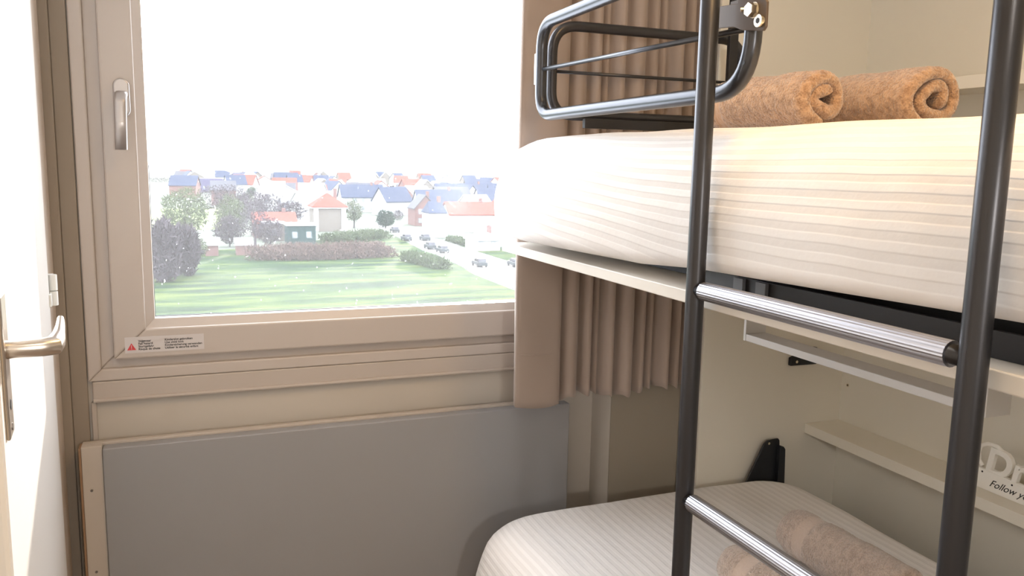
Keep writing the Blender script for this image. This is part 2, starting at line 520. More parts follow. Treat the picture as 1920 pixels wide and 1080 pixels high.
# warning sticker
stk = thing('warning_sticker', (-0.125, 1.8855, 0.861), label='small pale multilingual warning sticker on the bottom left of the window sash', cat='sticker')
obj('backing', BX((0, 0.157, -0.0006, 0.0002, 0.0, 0.0345)), 'paper', stk)
tri = bmesh.new()
prism(tri, [(0.004, 0.0065), (0.0215, 0.0065), (0.01275, 0.0215)], -0.0009, -0.0006, 'y')
tr_o = obj('warning_triangle', tri, 'red', stk)
ex = BX((0.0122, 0.0133, -0.0012, -0.0009, 0.0105, 0.0175), (0.0122, 0.0133, -0.0012, -0.0009, 0.0082, 0.0094))
obj('exclamation_mark', ex, 'paper', tr_o)
text_mesh('lettering', 'Valgevaar\nFall hazard\nSturzgefahr\nRisque de chute', 0.0066, 'ink', stk, face_minus_y(0.026, -0.0009, 0.0235), depth=0.0001, spacing=0.9, offset=0.00012)
text_mesh('lettering', 'Kinderslot gebruiken\nUse child lock\nKindersicherung verwenden\nUtiliser la sécurité enfant', 0.0066, 'ink', stk, face_minus_y(0.078, -0.0009, 0.0235), depth=0.0001, spacing=0.9, offset=0.00012)

# ------------------------------------------------------------------ door
hx, hy = -0.237, 1.725
ang = math.atan2(-0.765, 0.058)
door = thing('door_1', (hx, hy, 0), ang, kind='structure')
obj('door_leaf', BX((0.0, 0.80, -0.04, 0.0, 0.01, 2.04)), 'door', door, bevel=0.006)
# lever handle: neck out of the leaf, lever back towards the hinge
hd = obj('escutcheon', BX((0.735, 0.775, 0.0, 0.004, 0.978, 1.13)), 'steel', door, bevel=0.0035)
lb = bmesh.new()
NX = 0.757
def lev_ring(bm, c, sx, sz, du, n=16):
    # ring around a path in the local XY plane at angle du
    out = []
    for k in range(n):
        a = 2*PI*k/n
        q = math.copysign(abs(math.cos(a))**0.75, math.cos(a))*sx
        out.append(bm.verts.new((c[0]+du[1]*q*-1, c[1]+du[0]*q, c[2]+sz*math.copysign(abs(math.sin(a))**0.75, math.sin(a)))))
    return out
pth = [((NX, 0.0, 1.071), 0.0095, 0.0095, (0, 1)), ((NX, 0.015, 1.071), 0.0090, 0.0090, (0, 1)), ((NX, 0.036, 1.0712), 0.0100, 0.0095, (0, 1)),
       ((NX-0.004, 0.047, 1.0715), 0.0118, 0.0098, (-0.7, 0.72)), ((NX-0.030, 0.050, 1.072), 0.0070, 0.0112, (-1, 0.05)), ((NX-0.070, 0.0500, 1.0725), 0.0052, 0.0122, (-1, 0)), ((NX-0.112, 0.0490, 1.0730), 0.0045, 0.0125, (-1, 0))]
R_ = [lev_ring(lb, *p) for p in pth]
for A, B in zip(R_, R_[1:]):
    for k in range(16):
        lb.faces.new((A[k], A[(k+1) % 16], B[(k+1) % 16], B[k]))
lb.faces.new(R_[0]); lb.faces.new(R_[-1])
obj('lever', lb, 'steel', hd, smooth=True, bevel=0.001)
kh = bmesh.new()
cyl(kh, (0.755, 0.0041, 1.012), (0, 1, 0), 0.0055, 0.0006)
obj('keyhole', kh, 'black', hd)
sb_ = bmesh.new()
cyl(sb_, (0.755, 0.004, 0.988), (0, 1, 0), 0.004, 0.001)
obj('screw', sb_, 'screw', hd)
# hinge
hg = bmesh.new()
cyl(hg, (-0.012, 0.006, 0.994), (0, 0, 1), 0.0075, 0.027)
cyl(hg, (-0.012, 0.006, 1.0225), (0, 0, 1), 0.0075, 0.030)
box(hg, -0.01, 0.022, 0.0, 0.004, 0.996, 1.019); box(hg, -0.05, -0.01, -0.004, 0.006, 1.025, 1.05)
obj('hinge', hg, 'whitepl', door, bevel=0.001)
tag(obj('door_frame', BX((-0.33, -0.249, 1.735, 1.887, 0, 2.12), (-0.33, -0.255, 0.85, 0.885, 0, 2.12), (-0.33, -0.255, 0.885, 1.735, 2.06, 2.12)), 'doorframe', None, bevel=0.003), kind='structure')

# ================================================================== PANEL UNDER THE WINDOW
pan = thing('heating_panel', (0.35, 1.85, 0.0), label='large flat grey panel fixed low on the wall below the window', cat='panel')
ox = -0.35; 
obj('front_panel', BX((-0.1735+ox, 0.896+ox, -0.022, 0.010, 0.08, 0.6745)), 'grey', pan, bevel=0.002)
bb = obj('backing_board', BX((-0.214+ox, 0.888+ox, 0.0105, 0.026, 0.06, 0.6795), (-0.214+ox, -0.1745+ox, -0.014, 0.0105, 0.06, 0.6795)), 'board', pan, bevel=0.0015)
obj('side_edge', BX((-0.2185+ox, -0.2145+ox, -0.012, 0.026, 0.06, 0.676)), 'rawedge', bb)
for z in (0.585, 0.405):
    s_ = bmesh.new(); cyl(s_, (-0.198+ox, -0.0142, z), (0, -1, 0), 0.0028, 0.001, 12)
    obj('screw', s_, 'screw', pan)
obj('wall_bracket', BX((-0.1+ox, -0.06+ox, 0.0265, 0.053, 0.2, 0.5)), 'screw', pan)
obj('wall_bracket', BX((0.78+ox, 0.82+ox, 0.0265, 0.053, 0.2, 0.5)), 'screw', pan)

# ================================================================== CURTAIN
def curtain():
    bounds = [0.842, 0.896, 0.931, 0.953, 0.992, 1.048, 1.083, 1.108, 1.150, 1.185, 1.212]
    zb0 = 0.70
    def profile():
        P = []
        # flat leading panel, slightly bowed, with a return edge
        P.append((0.728, 1.772)); P.append((0.721, 1.752))
        for k in range(11):
            t = k/10
            P.append((0.722+t*0.113, 1.742-0.008*math.sin(PI*t)+0.004*math.sin(5*t)))
        P.append((0.840, 1.752)); P.append((0.841, 1.775))
        rnd = random.Random(3)
        for a, b in zip(bounds, bounds[1:]):
            A = min(0.042, (b-a)*1.05)*(0.85+0.3*rnd.random())
            for k in range(1, 11):
                t = k/10
                P.append((a+(b-a)*t, 1.782-A*math.sin(PI*t)**0.55))
        return P
    P = profile()
    N = len(P)
    bm = bmesh.new()
    H = [0.0, 0.02, 0.06, 0.125, 0.13, 0.3, 0.6, 0.9, 1.2, 1.43]
    th = 0.0022
    rows = []
    for s in (0, 1):
        rr_ = []
        for h in H:
            row = []
            for i, (x, y) in enumerate(P):
                a = P[max(i-1, 0)]; b = P[min(i+1, N-1)]
                tx, ty = b[0]-a[0], b[1]-a[1]
                l = math.hypot(tx, ty) or 1
                nx, ny = -ty/l, tx/l
                zb = zb0 + 0.010*max(0, min(1, (x-0.84)/0.03)) - 0.006*math.sin((x-0.72)*27) + (0.004*math.sin(x*170) if x > 0.845 else 0.0)
                sw = 0.004*math.sin(h*2.6+x*5)
                flare = 1+0.18*(1-min(h/0.9, 1))
                yy = 1.782-(1.782-y)*flare if x > 0.842 else y
                row.append(bm.verts.new((x+sw*(1 if h < 1.4 else 0)+s*th*nx, yy+s*th*ny, zb+(h if h > 0 else 0)*(1 if h < 1.4 else 1))))
            rr_.append(row)
        rows.append(rr_)
    for s in (0, 1):
        for a, b in zip(rows[s], rows[s][1:]):
            for i in range(N-1):
                bm.faces.new((a[i], a[i+1], b[i+1], b[i]))
    for i in range(N-1):
        bm.faces.new((rows[0][0][i], rows[0][0][i+1], rows[1][0][i+1], rows[1][0][i]))
        bm.faces.new((rows[0][-1][i], rows[0][-1][i+1], rows[1][-1][i+1], rows[1][-1][i]))
    for e in (0, N-1):
        for j in range(len(H)-1):
            bm.faces.new((rows[0][j][e], rows[0][j+1][e], rows[1][j+1][e], rows[1][j][e]))
    t = thing('curtain', (0.96, 1.778, 0.69), label='taupe pleated curtain hanging at the right side of the window', cat='curtain')
    for v in bm.verts:
        v.co -= Vector((0.96, 1.760, 0.69))
    f = obj('fabric', bm, 'curtain', t, smooth=True)
    # stitched hem line on the leading panel
    hm = bmesh.new()
    tube(hm, [(0.725-0.96, 1.7405-1.76, 0.828-0.69), (0.75-0.96, 1.7345-1.76, 0.827-0.69), (0.78-0.96, 1.7325-1.76, 0.8265-0.69), (0.81-0.96, 1.7345-1.76, 0.826-0.69), (0.832-0.96, 1.7395-1.76, 0.826-0.69)], 0.0007, 6)
    obj('hem_stitch', hm, 'curtain', f)
    return t
curtain()
rl = thing('curtain_rail', (0.45, 1.776, 2.135), label='white curtain rail above the window carrying the taupe curtain', cat='curtain rail')
obj('rail', BX((-0.62, 0.77, -0.012, 0.012, 0.0, 0.02)), 'whitepl', rl, bevel=0.003)
for x in (-0.5, 0.1, 0.5):
    obj('bracket', BX((x-0.01, x+0.01, 0.0125, 0.128, 0.004, 0.02)), 'whitepl', rl)

# ================================================================== CABINET (wall bed cupboard)
cab = thing('wall_bed_cabinet', (1.48, 0.7, 0.0), label='tall cream open cabinet housing both bunks, along the right wall', cat='cabinet')
cx, cy = -1.48, -0.7
obj('side_panel', BX((1.236+cx, 1.720+cx, 1.750+cy, 1.770+cy, 0, 2.2)), 'cab', cab, bevel=0.001)
obj('side_panel', BX((1.236+cx, 1.720+cx, -0.37+cy, -0.35+cy, 0, 2.2)), 'cab', cab, bevel=0.001)
obj('back_panel', BX((1.705+cx, 1.722+cx, -0.35+cy, 1.750+cy, 0, 2.2)), 'cab', cab)
obj('top_panel', BX((1.236+cx, 1.720+cx, -0.37+cy, 1.770+cy, 2.2, 2.22)), 'cab', cab)
obj('shelf', BX((1.585+cx, 1.705+cx, -0.349+cy, 1.7495+cy, 0.550, 0.577)), 'shelfm', cab, bevel=0.001).__setitem__('label', 'cream shelf above the lower bunk')
obj('shelf', BX((1.585+cx, 1.705+cx, -0.349+cy, 1.7495+cy, 1.4535, 1.4815)), 'shelfm', cab, bevel=0.001).__setitem__('label', 'cream shelf above the upper bunk')
s_ = bmesh.new(); cyl(s_, (1.7045+cx, 1.7253+cy, 0.6827), (-1, 0, 0), 0.0045, 0.0015, 16)
sc_ = obj('cam_screw', s_, 'nickel', cab)
s_ = bmesh.new(); cyl(s_, (1.7030+cx, 1.7253+cy, 0.6827), (-1, 0, 0), 0.0022, 0.0004, 6)
obj('socket', s_, 'black', sc_)
# pivot bracket of the upper bunk on the side panel
pb = bmesh.new()
prism(pb, [(1.512+cx, 0.748), (1.600+cx, 0.747), (1.603+cx, 0.752), (1.603+cx, 0.790), (1.598+cx, 0.795), (1.560+cx, 0.795), (1.553+cx, 0.785), (1.512+cx, 0.770)], 1.738+cy, 1.7495+cy, 'y')
pbo = obj('latch_bracket', pb, 'blackpl', cab, bevel=0.002)
s_ = bmesh.new(); cyl(s_, (1.53+cx, 1.7375+cy, 0.759), (0, -1, 0), 0.004, 0.002, 12)
obj('screw', s_, 'nickel', pbo)

# ================================================================== MATTRESSES
def mattress(name, x0, x1, y0, y1, z0, z1, rc, rv, bulge, label, seed, sag=(), flare=0.0, slope=0.0, top_crown=0.004):
    """rounded block: plan corners rc, edge rounding rv"""
    cxm, cym = (x0+x1)/2, (y0+y1)/2
    hx_, hy_ = (x1-x0)/2, (y1-y0)/2
    # vertical profile: (inset, z)
    prof = []
    h = z1-z0
    nb = 8
    prof.append((min(hx_, hy_)*0.95, 0.0))
    for f in (0.7, 0.45, 0.25, 0.12):
        prof.append((rv*0.6+(min(hx_, hy_)*0.95-rv*0.6)*f, 0.0))
    rb = 0.022
    for k in range(nb+1):
        a = PI/2*k/nb
        prof.append((rb-rb*math.sin(a), rb-rb*math.cos(a)))
    for k in range(1, 8):
        t = k/8
        prof.append((-bulge*math.sin(PI*t), rb+(h-rb-rv)*t))
    for k in range(nb+1):
        a = PI/2*k/nb
        prof.append((rv-rv*math.cos(a), h-rv+rv*math.sin(a)))
    for f in (0.05, 0.12, 0.22, 0.35, 0.5, 0.7, 0.85):
        prof.append((rv+(min(hx_, hy_)*0.95-rv)*f, h+top_crown*f*2))
    prof.append((min(hx_, hy_)*0.95, h+top_crown*2))
    # plan outline points with parameter
    def plan(inset):
        ex, ey = hx_-inset, hy_-inset
        r = max(0.004, min(rc-inset*0.35, ex, ey)) if inset > 0 else rc
        r = min(r, ex*0.98, ey*0.98)
        pts = []
        corners = [(ex-r, ey-r, 0), (-(ex-r), ey-r, PI/2), (-(ex-r), -(ey-r), PI), (ex-r, -(ey-r), 3*PI/2)]
        for ci, (qx, qy, a0) in enumerate(corners):
            for k in range(9):
                a = a0+PI/2*k/8
                pts.append((qx+r*math.cos(a), qy+r*math.sin(a)))
            nx_ = corners[(ci+1) % 4]
            a1 = a0+PI/2
            p = (qx+r*math.cos(a1), qy+r*math.sin(a1))
            q = (nx_[0]+r*math.cos(a1), nx_[1]+r*math.sin(a1))
            nseg = 26 if ci in (1, 3) else 70
            nseg = 70 if ci in (1, 3) else 26
            for k in range(1, nseg):
                t = k/nseg
                pts.append((p[0]+(q[0]-p[0])*t, p[1]+(q[1]-p[1])*t))
        return pts
    bm = bmesh.new()
    rings = []
    for ins, z in prof:
        ring = []
        for (a, b) in plan(ins):
            zz = z
            # soft irregularities of the cloth
            q = Vector((a*2.2+seed, b*2.2, z*3))
            d = noise.noise(q)*0.006+noise.noise(q*3.1)*0.0022
            edge = max(0, 1-abs(z)/0.02)
            # bottom edge hangs a little lower / higher along the length
            wy = b+cym
            if sag and z < h*0.6:
                zo = sag[0][1]
                for (ya, za), (yb, zb_) in zip(sag, sag[1:]):
                    if wy >= ya:
                        zo = za+(zb_-za)*min(1, (wy-ya)/(yb-ya))
                zz += zo*(1-z/(h*0.6))
            nx_, ny_ = a/hx_, b/hy_
            fl = 0.0
            if a < 0 and flare:
                s_ = max(0, min(1, (wy-1.05)/0.55)); s_ = s_*s_*(3-2*s_)
                fl = -flare*s_*min(1, -a/hx_*1.5)*(1-0.5*(z/h)**2)
            en = max(0, min(1, (wy-(y1-0.30))/0.30))
            ring.append(bm.verts.new((a+d*nx_+fl, b+d*ny_*0.6-slope*en*en*(z/h)**1.6, zz+(d if z > h*0.9 else 0)-(0.004*en**3 if (z > h*0.9 and slope) else 0))))
        rings.append(ring)
    n = len(rings[0])
    for A, B in zip(rings, rings[1:]):
        for k in range(n):
            bm.faces.new((A[k], A[(k+1) % n], B[(k+1) % n], B[k]))
    bm.faces.new(rings[0]); bm.faces.new(rings[-1])
    o = obj(name, bm, 'sheet', None, smooth=True)
    o.location = (cxm, cym, z0)
    return tag(o, label, 'mattress')
mattress('mattress', 0.672, 1.466, -0.28, 1.738, 1.135, 1.331, 0.075, 0.085, 0.004, 'upper bunk mattress in a white striped fitted sheet', 1.0, sag=((-0.3, 0.005), (0.5, 0.005), (1.0, -0.008), (1.15, -0.018), (1.6, -0.016), (1.75, 0.0)), flare=0.045, slope=0.035)
mattress('mattress', 0.670, 1.500, -0.28, 1.735, 0.235, 0.456, 0.11, 0.06, 0.004, 'lower bunk mattress in a white striped fitted sheet', 7.3, flare=0.092)

# ================================================================== UPPER BUNK
ub = thing('folding_bunk', (0.67, 0.7, 1.066), label='upper folding bunk with cream cover board and dark steel guard rails', cat='bunk bed')
bx_, by_, bz_ = -0.67, -0.7, -1.066
def ubox(*bs):
    return BX(*[(a+bx_, b+bx_, c+by_, d+by_, e+bz_, f+bz_) for a, b, c, d, e, f in bs])
def upts(ps):
    return [(x+bx_, y+by_, z+bz_) for x, y, z in ps]
obj('cover_board', ubox((0.672, 1.232, -0.34, 1.745, 1.0780, 1.0970)), 'platform', ub, bevel=0.0015)
obj('bed_frame', ubox((0.775, 0.800, -0.26, 1.66, 1.0975, 1.131), (1.40, 1.425, -0.26, 1.66, 1.0975, 1.131), (0.80, 1.40, 1.635, 1.66, 1.0975, 1.131), (0.80, 1.40, -0.26, -0.235, 1.0975, 1.131), (0.76, 1.43, -0.26, 1.66, 1.1311, 1.1345)), 'black', ub)
obj('side_rail', ubox((0.712, 0.718, -0.26, 1.045, 1.0975, 1.1240)), 'black', ub)
for y in (0.880, 0.928):
    obj('slat_bracket', ubox((0.706, 0.7115, y-0.010, y+0.010, 1.0975, 1.1230)), 'slat', ub)
fr = obj('frame_foot', ubox((0.745, 0.7745, 1.590, 1.625, 1.0975, 1.110)), 'black', ub)
# U-shaped pull handle below the board
uh = obj('pull_handle', ubox((0.850, 0.890, 0.655, 1.088, 0.9930, 1.0045)), 'grip', ub, bevel=0.001)
obj('handle_strut', ubox((0.850, 0.890, 1.0885, 1.094, 0.9930, 1.0775)), 'grip', uh)
obj('handle_strut', ubox((0.850, 0.890, 0.649, 0.6545, 0.9930, 1.0775)), 'grip', uh)
# front guard rail (closed rounded loop in the X = 0.69 plane)
def loop_pts(corners, rads, seg=10):
    n = len(corners)
    cs = [Vector(c) for c in corners]
    out = []
    for i in range(n):
        a, b, c = cs[i-1], cs[i], cs[(i+1) % n]
        d1, d2 = (a-b).normalized(), (c-b).normalized()
        ang_ = d1.angle(d2)
        t = rads[i]/math.tan(ang_/2)
        p1, p2 = b+d1*t, b+d2*t
        for k in range(seg+1):
            s = k/seg
            # circular-ish arc
            out.append(p1*(1-s)**2+b*2*s*(1-s)+p2*s*s)
    return out
g = loop_pts(upts([(0.695, 1.597, 1.3735), (0.695, 0.912, 1.3735), (0.695, 0.912, 1.566), (0.695, 1.597, 1.5575)]), [0.052, 0.075, 0.05, 0.055])
grd = obj('guard_rail', TB(g, 0.0118, 16, closed=True), 'guard', ub, smooth=True)
obj('middle_rod', TB(upts([(0.695, 1.597, 1.4665), (0.695, 0.912, 1.4525)]), 0.0042, 10), 'guard', grd, smooth=True)
obj('bumper', ubox((0.687, 0.702, 1.608, 1.618, 1.437, 1.500)), 'whitepl', grd, bevel=0.002)
s_ = bmesh.new(); cyl(s_, Vector((0.6842+bx_, 0.9145+by_, 1.408+bz_)), (-1, 0, 0), 0.0028, 0.0004, 10)
obj('screw_hole', s_, 'black', grd)
# end guard rail at the window
e = loop_pts(upts([(0.738, 1.640, 1.380), (1.222, 1.640, 1.380), (1.222, 1.640, 1.566), (0.738, 1.640, 1.566)]), [0.05, 0.05, 0.06, 0.06])
eg = obj('end_guard_rail', TB(e, 0.0110, 16, closed=True), 'dark', ub, smooth=True)
obj('middle_rod', TB(upts([(0.738, 1.640, 1.4700), (1.222, 1.640, 1.4700)]), 0.0036, 10), 'dark', eg, smooth=True)
obj('guard_post', ubox((1.158, 1.180, 1.600, 1.612, 1.330, 1.72)), 'black', eg, bevel=0.001)
obj('bottom_bar', ubox((0.80, 1.22, 1.600, 1.612, 1.352, 1.372)), 'black', eg, bevel=0.001)
# bracket joining guard rail and ladder
bk = bmesh.new()
prism(bk, [(y+by_, z+bz_) for y, z in ((0.990, 1.488), (0.925, 1.4835), (0.925, 1.489), (0.872, 1.4825), (0.866, 1.476), (0.8655, 1.446), (0.870, 1.4415), (0.912, 1.448), (0.930, 1.4545), (0.990, 1.4600))], 0.6770+bx_, 0.6810+bx_, 'x')
bko = obj('rail_bracket', bk, 'brown', ub, bevel=0.001)
obj('bracket_tab', ubox((0.681, 0.70, 0.925, 0.945, 1.4800, 1.489)), 'brown', bko)
b1 = bmesh.new(); tube(b1, [Vector((0.6768+bx_, 0.888+by_, 1.4690+bz_)), Vector((0.666+bx_, 0.888+by_, 1.4690+bz_))], 0.0088, 6)
tube(b1, [Vector((0.6768+bx_, 0.888+by_, 1.4690+bz_)), Vector((0.6748+bx_, 0.888+by_, 1.4690+bz_))], 0.0100, 20)
obj('hex_bolt', b1, 'nickel', bko)
b2 = bmesh.new(); tube(b2, [Vector((0.6768+bx_, 0.8745+by_, 1.4540+bz_)), Vector((0.6716+bx_, 0.8745+by_, 1.4540+bz_))], 0.0078, 20)
sbo = obj('socket_bolt', b2, 'nickel', bko)
b3 = bmesh.new(); tube(b3, [Vector((0.6715+bx_, 0.8745+by_, 1.4540+bz_)), Vector((0.6712+bx_, 0.8745+by_, 1.4540+bz_))], 0.0036, 6)
obj('socket', b3, 'black', sbo)
obj('bolt_shank', TB(upts([(0.6768, 0.9005, 1.4715), (0.668, 0.9055, 1.4715)]), 0.003, 8), 'nickel', bko)

# lower bunk frame
lbk = thing('folding_bunk', (0.62, 0.7, 0.0), label='lower folding bunk frame carrying the lower mattress near the floor', cat='bunk bed')
obj('cover_board', BX((0.055, 0.61, -1.04, 1.01, 0.170, 0.188)), 'platform', lbk)
obj('bed_frame', BX((0.065, 0.80, -0.98, 0.98, 0.1885, 0.2300)), 'black', lbk)
for x, y in ((0.065, -0.95), (0.065, 0.93), (0.56, -0.95), (0.56, 0.93)):
    obj('leg', BX((x, x+0.03, y, y+0.03, 0, 0.170)), 'black', lbk)
# black headboard bracket standing up at the foot end
fb = bmesh.new()
prism(fb, [(1.360, 0.40), (1.492, 0.40), (1.4905, 0.500), (1.4865, 0.515), (1.4835, 0.546), (1.4790, 0.5515), (1.4440, 0.5490), (1.4330, 0.5410)], 1.7280, 1.7340, 'y')
prism(fb, [(1.474, 0.40), (1.500, 0.40), (1.4945, 0.523), (1.4890, 0.531), (1.4790, 0.534), (1.4760, 0.52)], 1.7150, 1.7278, 'y')
for v in fb.verts: v.co -= Vector((0.62, 0.7, 0))
fbo = obj('end_bracket', fb, 'blackpl', lbk, bevel=0.0015)
s_ = bmesh.new(); cyl(s_, (1.4475-0.62, 1.7278-0.7, 0.541), (0, -1, 0), 0.0036, 0.0015, 14)
obj('screw', s_, 'nickel', fbo)

# ================================================================== LADDER
LX = 0.65
ld = thing('bunk_ladder', (LX, 0.735, 0.0), label='dark grey metal bunk ladder with ribbed aluminium rungs', cat='ladder')
YL, YR = 0.9465-0.735, 0.5135-0.735
for y in (YL, YR):
    obj('rail', TB([(0, y, 0.012), (0, y, 0.5), (0, y, 1.2), (0, y, 1.86)], 0.0128, 24), 'dark', ld, smooth=True)
    obj('rubber_foot', TB([(0, y, 0.0), (0, y, 0.03)], 0.015, 20), 'blackpl', ld, smooth=True)
for z in (1.1070, 0.8060, 0.5050):
    rg = obj('rung', TB([(0, YR, z), (0, YL, z)], 0.0095, 20), 'dark', ld, smooth=True)
    obj('rung_sleeve', TB([(0, YR+0.022, z), (0, YL-0.021, z)], 0.0126, 48, ribs=1), 'alu', rg)

# ================================================================== TOWELS
def rolled_towel(name, L, a_out, flat, turns, thick, m, label, loc, rz, seed, band=None, core=0.012, phase=0.0, both=False, tuck=0.0, group=None):
    """terry towel rolled up; axis along local +Y, lying on z = 0; the spiral end is at y = 0"""
    rnd = random.Random(seed)
    bm = bmesh.new()
    NT = int(44*turns)
    # strip centre line
    def cen(s):
        th = phase+2*PI*turns*s
        r = core+(a_out-thick/2-core)*s
        # squash more towards the outside and wobble
        wob = 1+0.15*math.sin(2*th+seed)*(1-s)+0.10*math.sin(3*th+seed*2)*(1-s)
        x = r*wob*math.cos(th)*(1+flat*0.5)
        z = r*wob*math.sin(th)*(1-flat*0.5)
        return Vector((x, z))
    pts = [cen(i/NT) for i in range(NT+1)]
    zmin = min(p.y for p in pts)-thick/2
    NY = 46
    rings = []
    for i, p in enumerate(pts):
        t = (pts[min(i+1, NT)]-pts[max(i-1, 0)]).normalized()
        nn = Vector((t.y, -t.x))
        s = i/NT
        hh = thick/2*(0.94+0.10*noise.noise(Vector((s*9, seed, 0))))
        if i < 3 or i > NT-4:
            e_ = min(i, NT-i)
            hh *= (0.35, 0.7, 0.9, 1)[min(e_, 3)]
        ring = []
        prof = []
        rr2 = hh*0.95
        for k in range(7):       # rounded end at y = 0
            a = -PI/2+PI*k/6
            prof.append((rr2-rr2*math.cos(a), hh*math.sin(a)))
        for k in range(1, NY):
            prof.append((rr2+(L-2*rr2)*k/NY, hh))
        for k in range(7):
            a = PI/2-PI*k/6
            prof.append((L-rr2+rr2*math.cos(a), hh*math.sin(a)))
        for k in range(1, NY):
            prof.append((L-rr2-(L-2*rr2)*k/NY, -hh))
        endshift = 0.006*noise.noise(Vector((s*5+seed, 3.3, 0)))+tuck*(1-s)
        for (y, o) in prof:
            q = p+nn*o
            yy = y
            if y < L*0.5:
                yy += endshift*(1-y/(L*0.5))
            else:
                yy += -abs(endshift)*1.2*(y/(L*0.5)-1)
            # the roll tapers and rounds at the far end
            sc = 1.0
            if band and band[0] < y < band[1]:
                sc *= 0.955
            far = max(0, (y-(L-0.05))/0.05)
            sc *= 1-0.30*far*far
            near = max(0, 1-y/0.02)
            sc *= 1-0.05*near*near
            dn = noise.noise(Vector((q.x*22+seed, y*22, q.y*22)))*0.0026
            ctr = Vector((0, 0))
            q2 = ctr+(q-ctr)*sc
            q2 = q2*(1+dn/max(0.02, q2.length))
            # rest flat on the bed
            z = q2.y-zmin
            z = z if z > 0.006 else 0.006-(0.006-z)*0.15
            ring.append(bm.verts.new((q2.x, yy, z)))
        rings.append(ring)
    n = len(rings[0])
    for A, B in zip(rings, rings[1:]):
        for k in range(n):
            bm.faces.new((A[k], A[(k+1) % n], B[(k+1) % n], B[k]))
    bm.faces.new(rings[0]); bm.faces.new(rings[-1])
    o = obj(name, bm, m, None, smooth=True)
    o.location = loc
    o.rotation_euler = (0, 0, rz)
    sub = o.modifiers.new('subdivide', 'SUBSURF'); sub.levels = 1; sub.render_levels = 2
    tx = bpy.data.textures.new('terry', 'CLOUDS'); tx.noise_scale = 0.0026; tx.noise_depth = 2
    dp = o.modifiers.new('pile', 'DISPLACE'); dp.texture = tx; dp.strength = 0.0034; dp.mid_level = 0.5; dp.texture_coords = 'LOCAL'
    return tag(o, label, 'towel', group)
B3 = 1.5*PI
rolled_towel('rolled_towel', 0.275, 0.060, 0.12, 1.62, 0.0262, 'towel', 'rolled lamp-tinted towel on the upper mattress, left one nearest the guard rail', (0.995, 1.100, 1.334), 0.06, 2, band=(0.205, 0.228), phase=B3-2*PI*1.62, core=0.011)
rolled_towel('rolled_towel', 0.28, 0.073, 0.36, 1.95, 0.0235, 'towel', 'rolled lamp-tinted towel on the upper mattress, right one with the wider loosely folded end', (1.180, 1.045, 1.334), 0.02, 5, band=(0.205, 0.228), phase=B3-2*PI*1.95, core=0.010)
rolled_towel('rolled_towel', 0.32, 0.056, 0.10, 1.7, 0.0240, 'towel2', 'rolled taupe towel on the lower mattress, front one nearest the ladder', (0.995, 0.940, 0.457), 0.05, 8, band=(0.222, 0.255), phase=B3-2*PI*1.7, core=0.006)
rolled_towel('rolled_towel', 0.32, 0.060, 0.10, 1.8, 0.0240, 'towel2', 'rolled taupe towel on the lower mattress, rear one nearest the cabinet shelf', (1.198, 1.020, 0.457), 0.02, 11, band=(0.222, 0.255), phase=B3-2*PI*1.8, core=0.008)

# ================================================================== WOODEN SIGN on the shelf
sg = thing('decorative_sign', (1.640, 1.262, 0.577), label='white cut-out wooden word sign standing on the cream shelf above the lower bunk', cat='sign')
TH = 0.012
base = bmesh.new()
prism(base, [(0.0, 0.0), (-0.30, 0.0), (-0.30, 0.040), (-0.135, 0.040), (-0.02, 0.046), (0.0, 0.046)], -TH/2, TH/2, 'x')
obj('base_plaque', base, 'signm', sg, bevel=0.0015)
text_mesh('cut_out_word', 'Dream', 0.084, 'signm', sg, face_minus_x(0.0, -0.022, 0.040), shear=0.16, depth=TH/2-0.0008, offset=0.0022)
sw = bmesh.new()
cv = [(0, -0.016, 0.050), (0, -0.006, 0.060), (0, -0.003, 0.078), (0, -0.006, 0.094), (0, -0.022, 0.103), (0, -0.046, 0.104), (0, -0.060, 0.096)]
tube(sw, fillet(cv, 0.012, 6), 0.0045, 10)
obj('flourish', sw, 'signm', sg, smooth=True)
text_mesh('script_lettering', 'Follow your dreams', 0.0225, 'ink', sg, face_minus_x(-TH/2-0.0003, -0.040, 0.013), shear=0.5, depth=0.0002)
for y, z in ((-0.021, 0.039), (-0.093, 0.034)):
    d = bmesh.new(); cyl(d, (-TH/2-0.0002, y, z), (-1, 0, 0), 0.0022, 0.0004, 10)
    obj('dot', d, 'ink', sg)

# ================================================================== WARM CEILING LAMP AND ADDED FILL LIGHTS
def ceiling_lamp(loc, power, col, size, label, rad, spread=PI):
    t = thing('ceiling_lamp', loc, label=label, cat='lamp')
    h = bmesh.new(); cyl(h, (0, 0, -0.03), (0, 0, 1), rad, 0.03, 32)
    obj('housing', h, 'lampw', t, bevel=0.003)
    ld_ = bpy.data.lights.new('bulb', 'AREA'); ld_.shape = 'DISK'; ld_.size = size
    ld_.energy = power; ld_.color = col; ld_.spread = spread
    lo = bpy.data.objects.new('bulb', ld_); C.objects.link(lo)
    lo.parent = t
    lo.location = (0, 0, -0.034)
    return t
ceiling_lamp((0.66, 0.50, ZC), LAMP_W, (1.0, 0.60, 0.22), 0.22, 'round ceiling lamp with a warm light above the upper bunk', 0.13, math.radians(140))
ceiling_lamp((0.20, -0.55, ZC), FILL_W, (1.0, 0.92, 0.80), 0.26, 'added large round ceiling fill light over the middle of the room behind the camera', 0.15)  # added fill for the room, not a known lamp

